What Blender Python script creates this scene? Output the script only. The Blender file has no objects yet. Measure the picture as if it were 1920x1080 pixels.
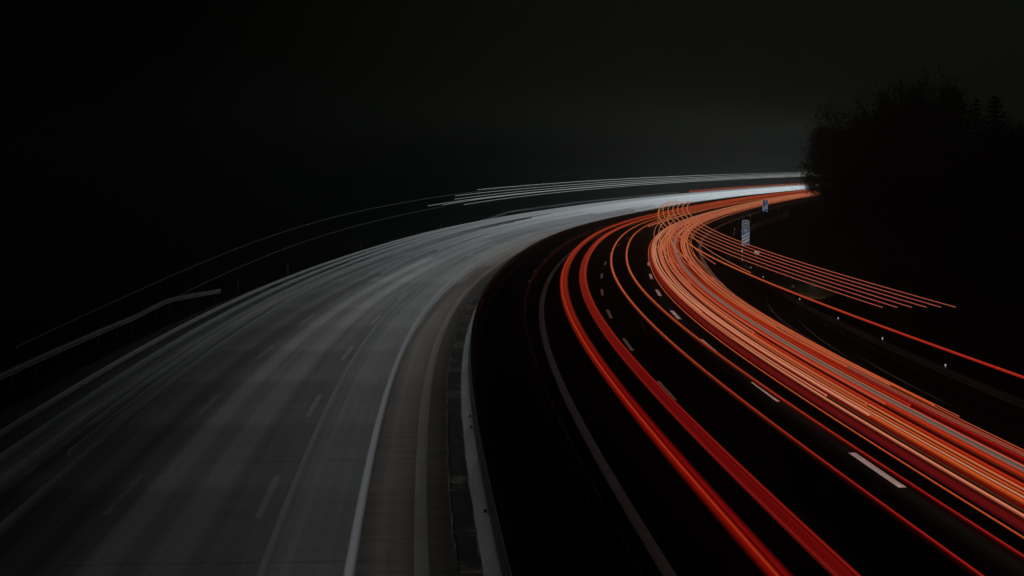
import bpy, bmesh, math, random
import numpy as np
from mathutils import Vector, Matrix

R = random.Random(7)
scene = bpy.context.scene
col = scene.collection

# ------------------------------------------------------------------ camera
cam_d = bpy.data.cameras.new("camera")
cam = bpy.data.objects.new("camera", cam_d)
col.objects.link(cam)
cam.location = (0.0, 0.0, 8.7)                    # on the overbridge above the motorway
cam.rotation_euler = (math.radians(90), 0, 0)
cam_d.sensor_width = 36.0
cam_d.lens = 65.25
cam_d.shift_y = (305 - 540) / 1920.0
cam_d.clip_start = 0.5
cam_d.clip_end = 9000
scene.camera = cam

# ------------------------------------------------------------------ night sky
world = bpy.data.worlds.new("World")
scene.world = world
world.use_nodes = True
wn, wl = world.node_tree.nodes, world.node_tree.links
wn.clear()
w_out = wn.new("ShaderNodeOutputWorld")
w_add = wn.new("ShaderNodeAddShader")
w_bg = wn.new("ShaderNodeBackground")
w_sky = wn.new("ShaderNodeTexSky")
w_sky.sky_type = 'NISHITA'
w_sky.sun_disc = False
w_sky.sun_elevation = math.radians(-4)
w_sky.sun_rotation = math.radians(60)
w_sky.air_density = 1.0
w_bg.inputs["Strength"].default_value = 0.0001
wl.new(w_sky.outputs[0], w_bg.inputs["Color"])
# faint glow of far towns low in the sky, strongest beyond the bend
w_glow = wn.new("ShaderNodeBackground")
w_glow.inputs["Color"].default_value = (0.78, 1.0, 0.70, 1)
w_tc = wn.new("ShaderNodeTexCoord")
w_dot = wn.new("ShaderNodeVectorMath"); w_dot.operation = 'DOT_PRODUCT'
w_dot.inputs[1].default_value = (math.sin(math.radians(13)), math.cos(math.radians(13)), 0.02)
wl.new(w_tc.outputs["Generated"], w_dot.inputs[0])
w_mr = wn.new("ShaderNodeMapRange"); w_mr.interpolation_type = 'SMOOTHSTEP'
w_mr.inputs["From Min"].default_value = 0.905
w_mr.inputs["From Max"].default_value = 1.0
w_mr.inputs["To Min"].default_value = 0.00012
w_mr.inputs["To Max"].default_value = 0.0050
wl.new(w_dot.outputs["Value"], w_mr.inputs["Value"])
wl.new(w_mr.outputs[0], w_glow.inputs["Strength"])
wl.new(w_bg.outputs[0], w_add.inputs[0])
wl.new(w_glow.outputs[0], w_add.inputs[1])
wl.new(w_add.outputs[0], w_out.inputs["Surface"])

vs = scene.view_settings
vs.view_transform = 'Standard'
vs.look = 'None'
vs.exposure = 0
vs.gamma = 1
vs.use_curve_mapping = False
scene.cycles.use_denoising = True
scene.cycles.max_bounces = 4
scene.cycles.volume_bounces = 0
scene.cycles.sample_clamp_indirect = 2.0

# ------------------------------------------------------------------ the line of the motorway
# s runs along the left edge line of the outbound carriageway, o is the distance to its right
KP = [5.6856, -0.064, -0.0046, 0.5021, 1.1535, 1.2981, 0.8095, 1.3678, 0.3816, 0.464, 0.535]
KS = np.array([0, 40, 80, 120, 160, 220, 300, 450, 700.])
SS = np.arange(-40, 1200, 2.)
kap = np.interp(SS, KS, np.array(KP[2:]) / 1000)
kap[SS < 0] = 0
TH = np.cumsum(kap) * 2; TH = TH - TH[20] + KP[1]
XX = np.cumsum(np.sin(TH)) * 2; XX = XX - XX[20] + KP[0]
YY = np.cumsum(np.cos(TH)) * 2; YY = YY - YY[20]

def smooth(a, b, t):
    t = min(1, max(0, (t - a) / (b - a)))
    return t * t * (3 - 2 * t)

def bank(s, o):                                    # the inbound side is raised through the bend
    return smooth(130, 380, s) * 0.03 * max(0.0, min(-4.0 - o, 30.0))

def at(s, o, z=0.0):
    t = np.interp(s, SS, TH)
    return Vector((np.interp(s, SS, XX) + o * math.cos(t), np.interp(s, SS, YY) - o * math.sin(t), z + bank(s, o)))

def head(s):
    return float(np.interp(s, SS, TH))

def srgb(r, g=None, b=None):
    if g is None: r, g, b = r
    f = lambda c: (c / 255 / 12.92) if c / 255 <= 0.04045 else ((c / 255 + 0.055) / 1.055) ** 2.4
    return (f(r), f(g), f(b), 1)

# ------------------------------------------------------------------ materials
def new_mat(name):
    m = bpy.data.materials.new(name); m.use_nodes = True
    return m, m.node_tree.nodes, m.node_tree.links, m.node_tree.nodes["Principled BSDF"]

def plain(name, c, rough=0.7, metal=0.0, spec=0.3, var=0.12, scale=3.0):
    m, n, l, b = new_mat(name)
    tc = n.new("ShaderNodeTexCoord")
    no = n.new("ShaderNodeTexNoise"); no.inputs["Scale"].default_value = scale; no.inputs["Detail"].default_value = 6
    l.new(tc.outputs["Object"], no.inputs["Vector"])
    mr = n.new("ShaderNodeMapRange")
    mr.inputs["From Min"].default_value = 0.3; mr.inputs["From Max"].default_value = 0.7
    mr.inputs["To Min"].default_value = 1 - var * 2; mr.inputs["To Max"].default_value = 1 + var
    l.new(no.outputs["Fac"], mr.inputs["Value"])
    mx = n.new("ShaderNodeVectorMath"); mx.operation = 'SCALE'
    mx.inputs[0].default_value = c[:3]
    l.new(mr.outputs[0], mx.inputs["Scale"])
    l.new(mx.outputs[0], b.inputs["Base Color"])
    b.inputs["Roughness"].default_value = rough
    b.inputs["Metallic"].default_value = metal
    b.inputs["Specular IOR Level"].default_value = spec
    return m

def glow(name, c, strength=1.0):
    m, n, l, b = new_mat(name)
    n.remove(b)
    e = n.new("ShaderNodeEmission"); e.inputs["Color"].default_value = c; e.inputs["Strength"].default_value = strength
    l.new(e.outputs[0], n["Material Output"].inputs["Surface"])
    return m

def uv_nodes(n, l):
    uv = n.new("ShaderNodeUVMap"); uv.uv_map = "UVMap"
    sp = n.new("ShaderNodeSeparateXYZ"); l.new(uv.outputs[0], sp.inputs[0])
    return uv, sp

def math_node(n, l, op, a, b=None, clamp=False):
    m = n.new("ShaderNodeMath"); m.operation = op; m.use_clamp = clamp
    for i, v in enumerate((a, b)):
        if v is None: continue
        if isinstance(v, (int, float)): m.inputs[i].default_value = v
        else: l.new(v, m.inputs[i])
    return m.outputs[0]

def stretch_noise(n, l, uv, su, sv, detail=8, rough=0.6):
    mp = n.new("ShaderNodeMapping"); mp.inputs["Scale"].default_value = (su, sv, 1)
    l.new(uv.outputs[0], mp.inputs["Vector"])
    no = n.new("ShaderNodeTexNoise"); no.inputs["Scale"].default_value = 1.0
    no.inputs["Detail"].default_value = detail; no.inputs["Roughness"].default_value = rough
    l.new(mp.outputs[0], no.inputs["Vector"])
    return no.outputs["Fac"]

def road_mat(name, base, tracks, track_gain, grain, rough=0.85, joints=True, spec=0.25):
    """asphalt: lengthwise wheel-polish and painted-headlight tracks, crosswise grain, joints, fine aggregate (u = metres across, v = metres along)"""
    m, n, l, b = new_mat(name)
    uv, sp = uv_nodes(n, l)
    fine = stretch_noise(n, l, uv, 9, 14, 6, 0.8)
    cross = stretch_noise(n, l, uv, 0.35, 2.6, 8, 0.7)
    along = stretch_noise(n, l, uv, 1.3, 0.02, 4, 0.6)
    big = stretch_noise(n, l, uv, 0.12, 0.05, 4, 0.5)
    hair = stretch_noise(n, l, uv, 5.0, 0.006, 3, 0.7)
    dust = stretch_noise(n, l, uv, 26, 30, 3, 0.8)
    v = None
    for src, amp in ((fine, 1.3 * grain), (cross, 2.2 * grain), (dust, 0.9 * grain), (along, 0.7), (big, 0.5), (hair, 0.9)):
        q = math_node(n, l, 'MULTIPLY', math_node(n, l, 'SUBTRACT', src, 0.5), amp)
        v = q if v is None else math_node(n, l, 'ADD', v, q)
    v = math_node(n, l, 'ADD', v, 1.0)
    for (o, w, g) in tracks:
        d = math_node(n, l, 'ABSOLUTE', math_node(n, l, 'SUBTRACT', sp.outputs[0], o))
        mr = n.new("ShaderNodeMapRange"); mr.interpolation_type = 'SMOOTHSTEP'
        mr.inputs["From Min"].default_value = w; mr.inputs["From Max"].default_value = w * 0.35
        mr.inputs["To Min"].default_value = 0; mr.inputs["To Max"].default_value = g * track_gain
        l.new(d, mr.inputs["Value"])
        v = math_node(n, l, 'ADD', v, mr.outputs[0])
    if joints:
        # irregular crosswise construction joints
        wob = stretch_noise(n, l, uv, 0.5, 0.01, 3, 0.5)
        vv = math_node(n, l, 'ADD', sp.outputs[1], math_node(n, l, 'MULTIPLY', wob, 0.5))
        fr = math_node(n, l, 'FRACT', math_node(n, l, 'DIVIDE', vv, 13.7))
        jn = math_node(n, l, 'LESS_THAN', fr, 0.011)
        v = math_node(n, l, 'SUBTRACT', v, math_node(n, l, 'MULTIPLY', jn, math_node(n, l, 'MULTIPLY', cross, 0.6)))
    sc = n.new("ShaderNodeVectorMath"); sc.operation = 'SCALE'
    sc.inputs[0].default_value = base
    l.new(math_node(n, l, 'MAXIMUM', v, 0.1), sc.inputs["Scale"])
    l.new(sc.outputs[0], b.inputs["Base Color"])
    b.inputs["Roughness"].default_value = rough
    b.inputs["Specular IOR Level"].default_value = spec
    bp = n.new("ShaderNodeBump"); bp.inputs["Strength"].default_value = 0.8; bp.inputs["Distance"].default_value = 0.05
    l.new(math_node(n, l, 'ADD', fine, cross), bp.inputs["Height"]); l.new(bp.outputs[0], b.inputs["Normal"])
    return m

def paint_mat(name, c, ribs=False):
    m, n, l, b = new_mat(name)
    uv, sp = uv_nodes(n, l)
    w1 = stretch_noise(n, l, uv, 7, 5, 8, 0.8)
    w2 = stretch_noise(n, l, uv, 1.2, 0.8, 5, 0.6)
    v = math_node(n, l, 'ADD', math_node(n, l, 'MULTIPLY', w1, 0.9), math_node(n, l, 'MULTIPLY', w2, 0.7))
    if ribs:
        f = math_node(n, l, 'SINE', math_node(n, l, 'MULTIPLY', sp.outputs[0], 115))
        v = math_node(n, l, 'ADD', v, math_node(n, l, 'MULTIPLY', f, 0.22))
    sc = n.new("ShaderNodeVectorMath"); sc.operation = 'SCALE'; sc.inputs[0].default_value = c
    l.new(math_node(n, l, 'ADD', v, 0.2), sc.inputs["Scale"])
    l.new(sc.outputs[0], b.inputs["Base Color"]); b.inputs["Roughness"].default_value = 0.7
    return m

def grass_mat(name, c1, c2):
    m, n, l, b = new_mat(name)
    tc = n.new("ShaderNodeTexCoord")
    no = n.new("ShaderNodeTexNoise"); no.inputs["Scale"].default_value = 1.7; no.inputs["Detail"].default_value = 10; no.inputs["Roughness"].default_value = 0.75
    l.new(tc.outputs["Object"], no.inputs["Vector"])
    cr = n.new("ShaderNodeValToRGB")
    cr.color_ramp.elements[0].position = 0.35; cr.color_ramp.elements[0].color = (*c1, 1)
    cr.color_ramp.elements[1].position = 0.68; cr.color_ramp.elements[1].color = (*c2, 1)
    l.new(no.outputs["Fac"], cr.inputs[0]); l.new(cr.outputs[0], b.inputs["Base Color"])
    b.inputs["Roughness"].default_value = 1.0; b.inputs["Specular IOR Level"].default_value = 0.1
    bp = n.new("ShaderNodeBump"); bp.inputs["Strength"].default_value = 1.0; bp.inputs["Distance"].default_value = 0.15
    l.new(no.outputs["Fac"], bp.inputs["Height"]); l.new(bp.outputs[0], b.inputs["Normal"])
    return m

M = {}
IN_LIGHT_BANDS = [(-6.6, 0.6, 0.10), (-8.4, 0.6, 0.16), (-10.7, 0.62, 0.5), (-12.15, 0.52, 0.5), (-14.1, 0.45, 0.4), (-15.5, 0.4, 0.3)]  # soft headlight bands on the road, put into the asphalt colour
M['road_in'] = road_mat("inbound asphalt", (0.228, 0.238, 0.250), IN_LIGHT_BANDS, 1.0, 0.30)
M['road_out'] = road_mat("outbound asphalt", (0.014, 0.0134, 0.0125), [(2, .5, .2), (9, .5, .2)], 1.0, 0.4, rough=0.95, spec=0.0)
M['shoulder'] = road_mat("median shoulder asphalt", (0.150, 0.136, 0.122), [], 0.0, 1.0)
def gutter_mat():
    m, n, l, b = new_mat("gutter concrete")
    uv, sp = uv_nodes(n, l)
    fine = stretch_noise(n, l, uv, 14, 16, 6, 0.8)
    bars = stretch_noise(n, l, uv, 0.8, 3.4, 7, 0.75)
    patch = stretch_noise(n, l, uv, 0.5, 0.22, 4, 0.6)
    pr = n.new("ShaderNodeMapRange"); pr.interpolation_type = 'SMOOTHSTEP'
    pr.inputs["From Min"].default_value = 0.50; pr.inputs["From Max"].default_value = 0.60
    pr.inputs["To Min"].default_value = 0.10; pr.inputs["To Max"].default_value = 0.85
    l.new(patch, pr.inputs["Value"])
    br = n.new("ShaderNodeMapRange"); br.interpolation_type = 'SMOOTHSTEP'
    br.inputs["From Min"].default_value = 0.46; br.inputs["From Max"].default_value = 0.66
    br.inputs["To Min"].default_value = 0.22; br.inputs["To Max"].default_value = 2.6
    l.new(bars, br.inputs["Value"])
    v = math_node(n, l, 'MULTIPLY', br.outputs[0], pr.outputs[0])
    v = math_node(n, l, 'ADD', v, math_node(n, l, 'MULTIPLY', fine, 0.35))
    sc = n.new("ShaderNodeVectorMath"); sc.operation = 'SCALE'; sc.inputs[0].default_value = (0.36, 0.33, 0.30)
    l.new(v, sc.inputs["Scale"]); l.new(sc.outputs[0], b.inputs["Base Color"]); b.inputs["Roughness"].default_value = 0.95
    bp = n.new("ShaderNodeBump"); bp.inputs["Strength"].default_value = 0.8; bp.inputs["Distance"].default_value = 0.04
    l.new(bars, bp.inputs["Height"]); l.new(bp.outputs[0], b.inputs["Normal"])
    return m
M['gutter'] = gutter_mat()
def lip_mat():
    m, n, l, b = new_mat("crumbling lip")
    uv, sp = uv_nodes(n, l)
    w1 = stretch_noise(n, l, uv, 10, 4.0, 6, 0.8)
    w2 = stretch_noise(n, l, uv, 1, 0.35, 4, 0.6)
    mr = n.new("ShaderNodeMapRange"); mr.interpolation_type = 'SMOOTHSTEP'
    mr.inputs["From Min"].default_value = 0.42; mr.inputs["From Max"].default_value = 0.62
    mr.inputs["To Min"].default_value = 0.08; mr.inputs["To Max"].default_value = 1.0
    l.new(math_node(n, l, 'ADD', math_node(n, l, 'MULTIPLY', w1, 0.6), math_node(n, l, 'MULTIPLY', w2, 0.4)), mr.inputs["Value"])
    sc = n.new("ShaderNodeVectorMath"); sc.operation = 'SCALE'; sc.inputs[0].default_value = (0.75, 0.72, 0.68)
    l.new(mr.outputs[0], sc.inputs["Scale"]); l.new(sc.outputs[0], b.inputs["Base Color"]); b.inputs["Roughness"].default_value = 0.95
    return m
M['lip'] = lip_mat()
M['paint'] = paint_mat("road paint", (0.56, 0.55, 0.53))
M['paint_bright'] = paint_mat("fresh road paint", (0.72, 0.69, 0.67))
M['paint_old'] = paint_mat("worn inbound paint", (0.30, 0.305, 0.31))
M['dimmed'] = plain("dimmed pale plastic", (0.16, 0.16, 0.155), 0.7)  # white post plastic with the unlit verge's darkness put into its colour
M['paint_ribbed'] = paint_mat("ribbed road paint", (0.27, 0.262, 0.25), ribs=True)
M['grass'] = grass_mat("verge grass", (0.018, 0.02, 0.008), (0.06, 0.06, 0.028))
M['soil'] = grass_mat("median soil", (0.012, 0.012, 0.01), (0.035, 0.034, 0.028))
M['steel'] = plain("galvanised steel", (0.29, 0.30, 0.31), 0.55, 0.35, 0.4, 0.15, 2.0)
M['rust'] = plain("weathered rail steel", (0.07, 0.06, 0.055), 0.9, 0.0, 0.2, 0.3, 2.5)
M['patchy'] = plain("patchy pale rail", (0.50, 0.45, 0.40), 0.95, 0.0, 0.1, 0.45, 0.6)  # paler copy of the rail steel, red-lit patches put into its tone
M['dark'] = plain("dark metal", (0.03, 0.03, 0.03), 0.6)
M['white'] = plain("white plastic", (0.75, 0.75, 0.73), 0.5, var=0.06)
M['black'] = plain("black plastic", (0.012, 0.012, 0.012), 0.5)
M['blue'] = plain("blue sign face", (0.006, 0.125, 0.42), 0.4, var=0.08)
M['navy'] = plain("dark blue sign face", (0.01, 0.055, 0.17), 0.4, var=0.08)
M['signwhite'] = plain("white sign face", (0.72, 0.74, 0.74), 0.4, var=0.05)
M['bark'] = plain("tree bark", (0.014, 0.013, 0.011), 0.95)
M['needle'] = plain("spruce needles", (0.008, 0.015, 0.008), 0.8, var=0.3, scale=1.5, spec=0.1)
M['leaf'] = plain("dark leaves", (0.010, 0.015, 0.008), 0.8, var=0.35, scale=1.2, spec=0.1)
M['reflector'] = glow("glowing reflector", (0.9, 0.95, 1.0, 1), 0.45)  # emission stands in for headlight light thrown back
M['reflector_dim'] = glow("faintly glowing reflector", (0.8, 0.85, 0.9, 1), 0.12)

def concrete_mat():
    m, n, l, b = new_mat("barrier concrete")
    uv, sp = uv_nodes(n, l)
    streak = stretch_noise(n, l, uv, 0.7, 3.2, 7, 0.7)
    fine = stretch_noise(n, l, uv, 12, 12, 6, 0.8)
    v = math_node(n, l, 'ADD', math_node(n, l, 'MULTIPLY', streak, 0.8), math_node(n, l, 'MULTIPLY', fine, 0.5))
    blk = n.new("ShaderNodeTexWhiteNoise"); blk.noise_dimensions = '1D'
    l.new(math_node(n, l, 'FLOOR', math_node(n, l, 'DIVIDE', sp.outputs[1], 4.0)), blk.inputs["W"])
    v = math_node(n, l, 'ADD', v, math_node(n, l, 'MULTIPLY', blk.outputs["Value"], 0.25))
    # shade put into the colour: upright and far side darkened, crest kept paler
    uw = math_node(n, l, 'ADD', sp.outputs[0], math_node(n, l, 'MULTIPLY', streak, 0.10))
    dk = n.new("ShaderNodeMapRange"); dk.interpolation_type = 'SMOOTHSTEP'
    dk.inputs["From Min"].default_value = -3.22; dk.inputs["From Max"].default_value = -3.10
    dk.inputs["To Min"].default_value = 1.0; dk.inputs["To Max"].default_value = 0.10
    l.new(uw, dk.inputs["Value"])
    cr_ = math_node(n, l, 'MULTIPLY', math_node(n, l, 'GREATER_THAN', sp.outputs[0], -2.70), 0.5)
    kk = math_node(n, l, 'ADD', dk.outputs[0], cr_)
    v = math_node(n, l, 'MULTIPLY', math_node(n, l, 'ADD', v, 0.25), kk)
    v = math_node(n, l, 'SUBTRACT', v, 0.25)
    sc = n.new("ShaderNodeVectorMath"); sc.operation = 'SCALE'; sc.inputs[0].default_value = (0.47, 0.49, 0.505)
    l.new(math_node(n, l, 'ADD', v, 0.25), sc.inputs["Scale"])
    l.new(sc.outputs[0], b.inputs["Base Color"]); b.inputs["Roughness"].default_value = 0.9
    bp = n.new("ShaderNodeBump"); bp.inputs["Strength"].default_value = 0.4; bp.inputs["Distance"].default_value = 0.02
    l.new(fine, bp.inputs["Height"]); l.new(bp.outputs[0], b.inputs["Normal"])
    return m
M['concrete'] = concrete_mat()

# ------------------------------------------------------------------ object helpers
def link_mesh(name, verts, faces, mat, parent=None, uvs=None, smooth_shade=False):
    me = bpy.data.meshes.new(name)
    me.from_pydata([tuple(v) for v in verts], [], faces)
    if uvs is not None:
        ul = me.uv_layers.new(name="UVMap")
        idx = np.empty(len(me.loops), dtype=np.int32); me.loops.foreach_get("vertex_index", idx)
        ul.data.foreach_set("uv", np.array(uvs, dtype=np.float32)[idx].ravel())
    if smooth_shade: me.polygons.foreach_set("use_smooth", [True] * len(me.polygons))
    me.materials.append(mat)
    me.update()
    o = bpy.data.objects.new(name, me)
    col.objects.link(o)
    if parent is not None: o.parent = parent
    return o

def tag(o, label, cat, group=None):
    o["label"] = label; o["category"] = cat
    if group: o["group"] = group
    return o

def thing(name, label, cat, loc=(0, 0, 0), rotz=0.0, group=None):
    o = bpy.data.objects.new(name, None)
    col.objects.link(o)
    o.location = loc; o.rotation_euler = (0, 0, rotz)
    return tag(o, label, cat, group)

def structure(o, kind="structure"):
    o["kind"] = kind
    return o

def dup(root, loc, rotz, label=None, group=None, scale=None):
    def cp(o, par):
        c = o.copy(); col.objects.link(c)
        if par is not None: c.parent = par
        for ch in o.children: cp(ch, c)
        return c
    r = cp(root, None)
    r.location = loc; r.rotation_euler = (0, 0, rotz)
    if scale: r.scale = scale
    if label: r["label"] = label
    if group: r["group"] = group
    return r

class MB:
    def __init__(s): s.v, s.f = [], []
    def add(s, v, f):
        b = len(s.v); s.v += [Vector(p) for p in v]; s.f += [tuple(i + b for i in q) for q in f]
    def box(s, x0, y0, z0, x1, y1, z1):
        s.add([(x0, y0, z0), (x1, y0, z0), (x1, y1, z0), (x0, y1, z0), (x0, y0, z1), (x1, y0, z1), (x1, y1, z1), (x0, y1, z1)],
              [(0, 3, 2, 1), (4, 5, 6, 7), (0, 1, 5, 4), (1, 2, 6, 5), (2, 3, 7, 6), (3, 0, 4, 7)])
    def tube(s, pts, radii, n=6):
        pts = [Vector(p) for p in pts]
        rings = []
        for i, p in enumerate(pts):
            d = (pts[min(i + 1, len(pts) - 1)] - pts[max(i - 1, 0)])
            d = d.normalized() if d.length > 1e-6 else Vector((0, 0, 1))
            a = d.cross(Vector((0.31, 0.9, 0.1)) if abs(d.z) > 0.8 else Vector((0, 0, 1))).normalized(); b = d.cross(a)
            rings.append([p + (a * math.cos(2 * math.pi * k / n) + b * math.sin(2 * math.pi * k / n)) * radii[i] for k in range(n)])
        v = [q for r in rings for q in r]; f = []
        for i in range(len(pts) - 1):
            for k in range(n):
                f.append((i * n + k, i * n + (k + 1) % n, (i + 1) * n + (k + 1) % n, (i + 1) * n + k))
        f.append(tuple(range(n - 1, -1, -1))); f.append(tuple((len(pts) - 1) * n + k for k in range(n)))
        s.add(v, f)
    def prism(s, outline, y0, y1):                 # outline in x,z; extruded along y
        n = len(outline)
        v = [(x, y0, z) for x, z in outline] + [(x, y1, z) for x, z in outline]
        f = [tuple(range(n)), tuple(range(2 * n - 1, n - 1, -1))]
        f += [(i, i + n, (i + 1) % n + n, (i + 1) % n) for i in range(n)]
        s.add(v, f)
    def build(s, name, mat, parent=None, smooth_shade=False):
        return link_mesh(name, s.v, s.f, mat, parent, None, smooth_shade)

def srange(s0, s1, near=2.0, far=5.0):
    out = [s0]
    while out[-1] < s1 - 0.5:
        st = near if out[-1] < 110 else far
        out.append(min(s1, out[-1] + st))
    return out

def strip(name, prof, s0, s1, mat, parent=None, closed=False, wob=None, smooth_shade=False):
    """a profile of (o, z) points swept along the road; u = o, v = s"""
    sv = srange(s0, s1); n = len(prof); V, U, F = [], [], []
    for i, s in enumerate(sv):
        for j, (o, z) in enumerate(prof):
            do = wob(s, j) if wob else 0.0
            V.append(at(s, o + do, z)); U.append((o + do + z * 0.7, s))
    m = n if closed else n - 1
    for i in range(len(sv) - 1):
        for j in range(m):
            k = (j + 1) % n
            F.append((i * n + j, i * n + k, (i + 1) * n + k, (i + 1) * n + j))
    if closed:
        F.append(tuple(range(n - 1, -1, -1))); F.append(tuple((len(sv) - 1) * n + j for j in range(n)))
    return link_mesh(name, V, F, mat, parent, U, smooth_shade)

# ------------------------------------------------------------------ ground and carriageways
S0, S1 = 8.0, 900.0
g = []
gv, gf = [], []
xs = np.linspace(-1400, 1400, 15); ys = np.linspace(-40, 1800, 12)
for y in ys:
    for x in xs: gv.append((x, y, -1.6))
for j in range(len(ys) - 1):
    for i in range(len(xs) - 1):
        a = j * len(xs) + i; gf.append((a, a + 1, a + len(xs) + 1, a + len(xs)))
structure(link_mesh("ground", gv, gf, M['grass']))

def lin(a, b, n): return [a + (b - a) * k / n for k in range(n + 1)]
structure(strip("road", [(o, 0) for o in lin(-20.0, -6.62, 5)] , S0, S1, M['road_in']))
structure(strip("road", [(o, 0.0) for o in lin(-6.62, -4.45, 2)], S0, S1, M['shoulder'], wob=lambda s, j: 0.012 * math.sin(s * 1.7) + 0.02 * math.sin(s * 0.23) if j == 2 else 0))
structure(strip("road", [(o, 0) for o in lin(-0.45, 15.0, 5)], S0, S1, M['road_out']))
structure(strip("gutter_edge", [(-4.47, 0.007), (-4.43, 0.007)], S0, 400, M['lip'], wob=lambda s, j: 0.012 * math.sin(s * 1.7) + 0.02 * math.sin(s * 0.23) + (0.014 * math.sin(s * 5.1) if j else 0)))
structure(strip("gutter_edge", [(-3.955, 0.010), (-3.905, 0.012)], S0, 400, M['lip'], wob=lambda s, j: (0.014 * math.sin(s * 3.3) + 0.012 * math.sin(s * 7.9) if j == 0 else 0)))
structure(strip("gutter", [(-4.47, -0.004), (-4.44, -0.006), (-4.2, -0.012), (-3.88, -0.004)], S0, S1, M['gutter']))
structure(strip("median", [(-3.4, -0.03), (-2.6, 0.02), (-1.8, 0.06), (-1.0, 0.02), (-0.43, -0.03)], S0, S1, M['soil']))
structure(strip("verge", [(-60, -1.7), (-32, -1.1), (-24.5, -0.6), (-21.5, -0.15), (-19.98, -0.02)], S0, S1, M['grass']))
structure(strip("verge", [(14.98, -0.02), (16.2, -0.08), (18.5, -0.5), (24, -0.9), (60, -1.7)], S0, S1, M['grass']))

# painted lines
structure(strip("edge_line", [(-0.15, 0.004), (0.15, 0.004)], S0, 700, M['paint']))
structure(strip("edge_line", [(12.30, 0.004), (12.62, 0.004)], S0, 700, M['paint_bright']))
structure(strip("edge_line", [(-16.92, 0.004), (-16.6, 0.004)], S0, 700, M['paint_old']))
structure(strip("edge_line", [(-5.38, 0.006), (-5.06, 0.006)], S0, 700, M['paint_ribbed']))

def dashes(o, first, mat, smax=420, w=0.075):
    s = first
    while s < smax:
        if s + 6 > S0: structure(strip("lane_marking", [(o - w, 0.005), (o + w, 0.005)], max(S0, s), s + 6, mat))
        s += 18.0
dashes(3.9, 49.9 - 36, M['paint_bright'], w=0.085)
dashes(7.66, 49.4 - 36, M['paint_bright'], w=0.11)
dashes(-13.0, 46.5 - 36, M['paint_old'], 330, w=0.09)
dashes(-9.2, 46.0 - 36, M['paint_old'], 330, w=0.09)

# light streak reflections painted as thin pale lines on the outbound hard shoulder
for (o0, o1, s0, s1) in ((13.3, 14.3, 78, 104), (13.0, 13.6, 80, 112), (12.9, 14.4, 88, 120), (13.6, 13.9, 66, 84), (5.2, 5.6, 92, 104)):
    V, U, F = [], [], []
    for k in range(13):
        t = k / 12; s = s0 + (s1 - s0) * t; o = o0 + (o1 - o0) * t * t
        wd = 0.018 * math.sin(math.pi * min(1, max(0.03, t)))+ 0.004
        V += [at(s, o - wd, 0.006), at(s, o + wd, 0.006)]; U += [(o, s), (o + .1, s)]
        if k: F.append((2 * k - 2, 2 * k - 1, 2 * k + 1, 2 * k))
    structure(link_mesh("reflection_line", V, F, M['paint']))

# ------------------------------------------------------------------ concrete median barrier
bar = thing("concrete_barrier", "pale sloped concrete wall with joints beside the inbound carriageway", "barrier")
s = S0
segs = []
prof = [(-3.92, -0.05), (-3.90, 0.04), (-3.70, 0.34), (-3.62, 0.42), (-3.56, 0.84), (-3.53, 0.87), (-3.42, 0.87), (-3.39, 0.84), (-3.33, 0.42), (-3.25, 0.34), (-3.1, 0.04), (-3.1, -0.05)]
V, U, F = [], [], []
n = len(prof)
s = S0
while s < 640:
    e = s + (4.0 if s < 150 else 12.0)
    b0 = len(V); sub = [s + 0.025] + ([s + 2.0] if e - s < 5 else [s + 4, s + 8]) + [e - 0.025]
    for q in sub:
        for (o, z) in prof: V.append(at(q, o, z)); U.append((o + z, q))
    for i in range(len(sub) - 1):
        for j in range(n - 1):
            F.append((b0 + i * n + j, b0 + i * n + j + 1, b0 + (i + 1) * n + j + 1, b0 + (i + 1) * n + j))
    F.append(tuple(b0 + j for j in range(n - 1, -1, -1))); F.append(tuple(b0 + (len(sub) - 1) * n + j for j in range(n)))
    s = e
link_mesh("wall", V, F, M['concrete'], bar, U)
for sx in (37.0, 44.5, 58.5, 61.0):
    t = head(sx); p = at(sx, -3.69, 0.40)
    mb = MB(); mb.box(-0.03, -0.07, -0.03, 0.03, 0.07, 0.03)
    o = mb.build("lifting_lug", M['dark'], bar); o.location = p; o.rotation_euler = (0, 0, -t)

# ------------------------------------------------------------------ steel guard rails
W_BEAM = [(0.0, -0.155), (0.03, -0.15), (0.075, -0.115), (0.08, -0.06), (0.02, -0.015), (0.02, 0.015), (0.08, 0.06), (0.075, 0.115), (0.03, 0.15), (0.0, 0.155),
          (-0.006, 0.15), (0.02, 0.145), (0.065, 0.11), (0.07, 0.062), (0.01, 0.018), (0.01, -0.018), (0.07, -0.062), (0.065, -0.11), (0.02, -0.145)]

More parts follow.
